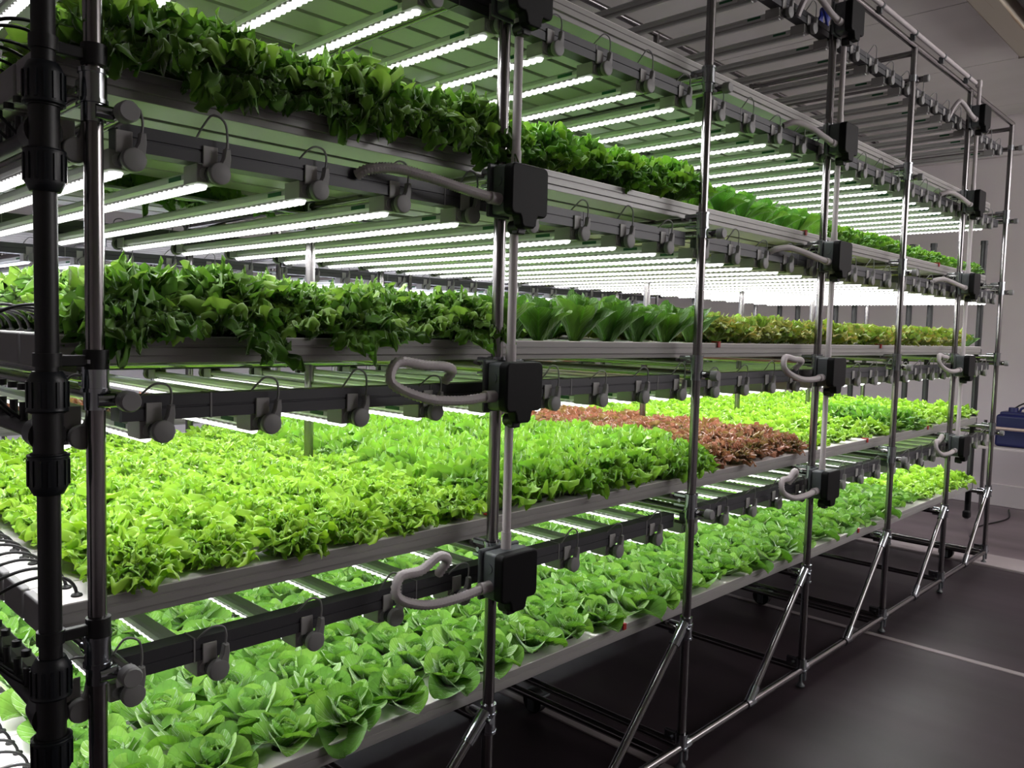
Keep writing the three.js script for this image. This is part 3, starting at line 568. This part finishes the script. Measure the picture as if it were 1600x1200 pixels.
const uprightOf = (x) => (Math.floor(x / P) ? ord(Math.floor(x / P)) : 'corner');
const rowCount = new Map();
for (const s of [...spots].sort((a, b) => a.x - b.x)) { const key = [s.t, s.r, Math.floor(s.x / P)].join(); const n = rowCount.get(key) ?? 0; rowCount.set(key, n + 1); s.n = n; }
const rest = new Map();
for (const s of spots) {
  const K = KINDS[s.kind], n = perKind.get(s.kind) ?? 0; perKind.set(s.kind, n + 1);
  if (n >= 300) { if (!rest.has(s.kind)) rest.set(s.kind, []); rest.get(s.kind).push(s); continue; }
  const near = s.d < (NEAR[s.kind] ?? 2.55) && (s.r < (s.t > 1 ? 3 : 5) || (s.t === 3 && s.r === 5 && s.kind === 'mustard_green'));
  const o = near ? K.protos[s.v].group.clone() : new THREE.Mesh(K.protos[s.v][s.d < 3.6 ? 'mid' : 'far'], K.mat);
  o.name = numbered(s.kind);
  if (near) o.children.forEach((c) => { c.name = numbered('leaf'); });
  o.position.set(s.x, s.y, s.z); o.rotation.set(s.r === 0 ? 0.16 + s.lean : s.lean, s.turn, s.lean * 0.6, 'XZY'); o.scale.setScalar(s.s);
  const row = s.r ? `${ord(s.r)} row from aisle` : 'front row';
  tag(o, `${K.desc}, ${TIERW[s.t]} tier, ${row}, ${ord(s.n)} past the ${uprightOf(s.x)} upright`, 'lettuce', `${K.desc} plants of the ${TIERW[s.t]} tier`);
  if (s.kind === 'mustard_green' || s.kind === 'pak_choi' || s.kind === 'curly_green') o.userData.category = 'salad plant';
  scene.add(o);
}
for (const [kind, list] of rest) {
  const K = KINDS[kind], im = new THREE.InstancedMesh(K.protos[1].far, K.mat, list.length), q = new THREE.Quaternion();
  list.forEach((s, i) => im.setMatrixAt(i, new THREE.Matrix4().compose(V(s.x, s.y, s.z), q.setFromEuler(new THREE.Euler(s.lean, s.turn, 0, 'XZY')), V(s.s, s.s, s.s))));
  im.name = numbered(kind + '_bed');
  tag(im, `${K.desc} plants filling the farthest rows of the trays`, 'lettuce bed', null, 'stuff');
  scene.add(im);
}

// long mustard leaves that hang over the front edge of the third and fourth tiers are leaves of the front plants
{
  seed = 99;
  const K = KINDS.mustard_green, hang = [0, 1, 2, 3].map((v) => fanLeaf({ ...K.fan, L: 0.13 + 0.01 * v, phi: 0.95, bend: 1.8 + 0.1 * v, bp: 1 }, 3 + v * 2.2, K.tints[[2, 0, 2, 0][v]], 22, 64));
  const fronts = scene.children.filter((o) => o.name.startsWith('mustard_green') && o.isGroup && (Math.abs(o.position.z - ROWZ[0]) < 0.01 || Math.abs(o.position.z - ROWZ[5]) < 0.01));
  for (const o of fronts) {
    o.updateMatrixWorld(true);
    const inv = o.matrixWorld.clone().invert(), up = o.position.y > 1.6;
    const mid = o.position.z < -0.5, n = mid ? [3, 2, 0, 3, 3, 1][Math.round(o.position.x / HX) % 6] : up ? 3 : [0, 3, 1, 0, 2, 0, 2][Math.round(o.position.x / HX) % 7];
    for (let i = 0; i < n; i++) {
      const m = new THREE.Mesh(hang[Math.floor(rr(0, 4))], K.mat); m.name = numbered('leaf');
      const az = (mid ? 0 : Math.PI) + rr(-0.75, 0.75) * (mid ? 0.4 : 1), sc = rr(0.8, 1.02);
      const q = new THREE.Quaternion().setFromAxisAngle(V(0, 1, 0), az).multiply(new THREE.Quaternion().setFromAxisAngle(V(1, 0, 0), -(mid ? rr(1.6, 2.2) : rr(0.5, 0.95))));
      m.applyMatrix4(inv.clone().multiply(new THREE.Matrix4().compose(V(o.position.x + rr(-0.03, 0.03), o.position.y + 0.004, o.position.z + (mid ? -0.07 : 0.03)), q, V(sc, sc, sc))));
      o.add(m);
    }
  }
}
// salad on the rear rack, second tier
{
  seed = 555;
  for (let i = 0; i < 34; i++) for (const r of [0, 1]) {
    const K = KINDS[i < 9 ? 'red_lettuce' : 'frilly_lettuce'], m = new THREE.Mesh(K.protos[i % 3].far, K.mat);
    m.name = numbered(i < 9 ? 'red_lettuce' : 'frilly_lettuce');
    m.position.set(HX0 + i * HX, B[1] + CH, ZR + ROWZ[r]); m.rotation.y = rr(0, 6.28);
    tag(m, `${K.desc} on the rear rack, ${r ? 'second row' : 'front row'}, ${ord(Math.floor((m.position.x % P) / HX))} past its ${uprightOf(m.position.x)} upright`, 'lettuce', 'lettuces of the rear rack');
    scene.add(m);
  }
}

// ---------------------------------------------------------------- far end: blue jugs on a tube shelf, cable coil
{
  const s = thing('tube_shelf', 'low tube shelf against the far wall carrying blue jugs', 'shelf');
  part(s, 'board', rbox(0.36, 0.02, 1.7, 0.004, 6.75, 0.575, 0.4), std(0xc9c0bf, 0.5));
  part(s, 'rail', rod(V(6.56, 0.735, -0.46), V(6.56, 0.735, 1.25), 0.013), std(0xc9b3ab, 0.35, 0.4));
  for (const [x, z] of [[6.56, -0.45], [6.94, -0.45], [6.56, 1.24], [6.94, 1.24]]) part(s, 'leg', rod(V(x, 0, z), V(x, 0.76, z), 0.014), M.chrome);
  for (const [i, z] of [-0.2, 0.06, 0.32].entries()) {
    const j = thing('jug', ['dark blue jug with a black hose in its cap on the tube shelf', 'dark blue jug standing second from the rack end on the tube shelf', 'dark blue jug standing third from the rack end on the tube shelf'][i], 'jug', 'blue jugs on the tube shelf');
    j.position.set(6.76, 0.586, z);
    part(j, 'body', rbox(0.2, 0.25, 0.235, 0.025, 0, 0.125, 0, 4), M.jug);
    part(j, 'shoulder', rbox(0.16, 0.03, 0.19, 0.012, 0, 0.255, 0, 3), M.jug);
    part(j, 'cap', cyl(0.033, 0.036, 0.035, 20, 0, 0.285, -0.02), M.jug);
    part(j, 'handle', tube([V(0, 0.26, 0.02), V(0, 0.3, 0.035), V(0, 0.3, 0.075), V(0, 0.26, 0.09)], 0.009, 14, 8), M.jug);
    if (i === 0) part(j, 'hose', tube([V(0, 0.29, -0.02), V(0, 0.33, 0.03), V(0, 0.365, 0.12), V(0, 0.37, 0.25), V(0.05, 0.33, 0.42), V(0.1, 0.1, 0.5)], 0.006, 30, 8), M.rubber);
  }
  const c = thing('cable_coil', 'blue cable coil tied up under the ceiling beside the fourth upright', 'cable');
  for (let i = 0; i < 5; i++) part(c, 'loop', new THREE.TorusGeometry(0.05 - i * 0.003, 0.006, 8, 26).rotateY(0.5 + i * 0.12).rotateX(0.2 * i - 0.3).translate(2.73, 2.63 + i * 0.004, -0.09), M.blue);
  for (const s2 of [-1, 1]) part(c, 'tie', new THREE.TorusGeometry(0.018, 0.002, 6, 14).rotateX(Math.PI / 2).translate(2.73 + s2 * 0.02, 2.585, -0.09), M.white);
  const k = thing('floor_cable', 'thin black cable lying on the pale floor by the far wall', 'cable');
  part(k, 'cable', tube([V(5.9, 0.006, -0.25), V(6.3, 0.006, -0.3), V(6.8, 0.006, -0.22), V(7.2, 0.007, -0.3)], 0.006, 20, 6), M.rubber);
}

scene.traverse((o) => { if (o.isMesh) { o.castShadow = true; o.receiveShadow = true; } });
renderer.render(scene, camera);
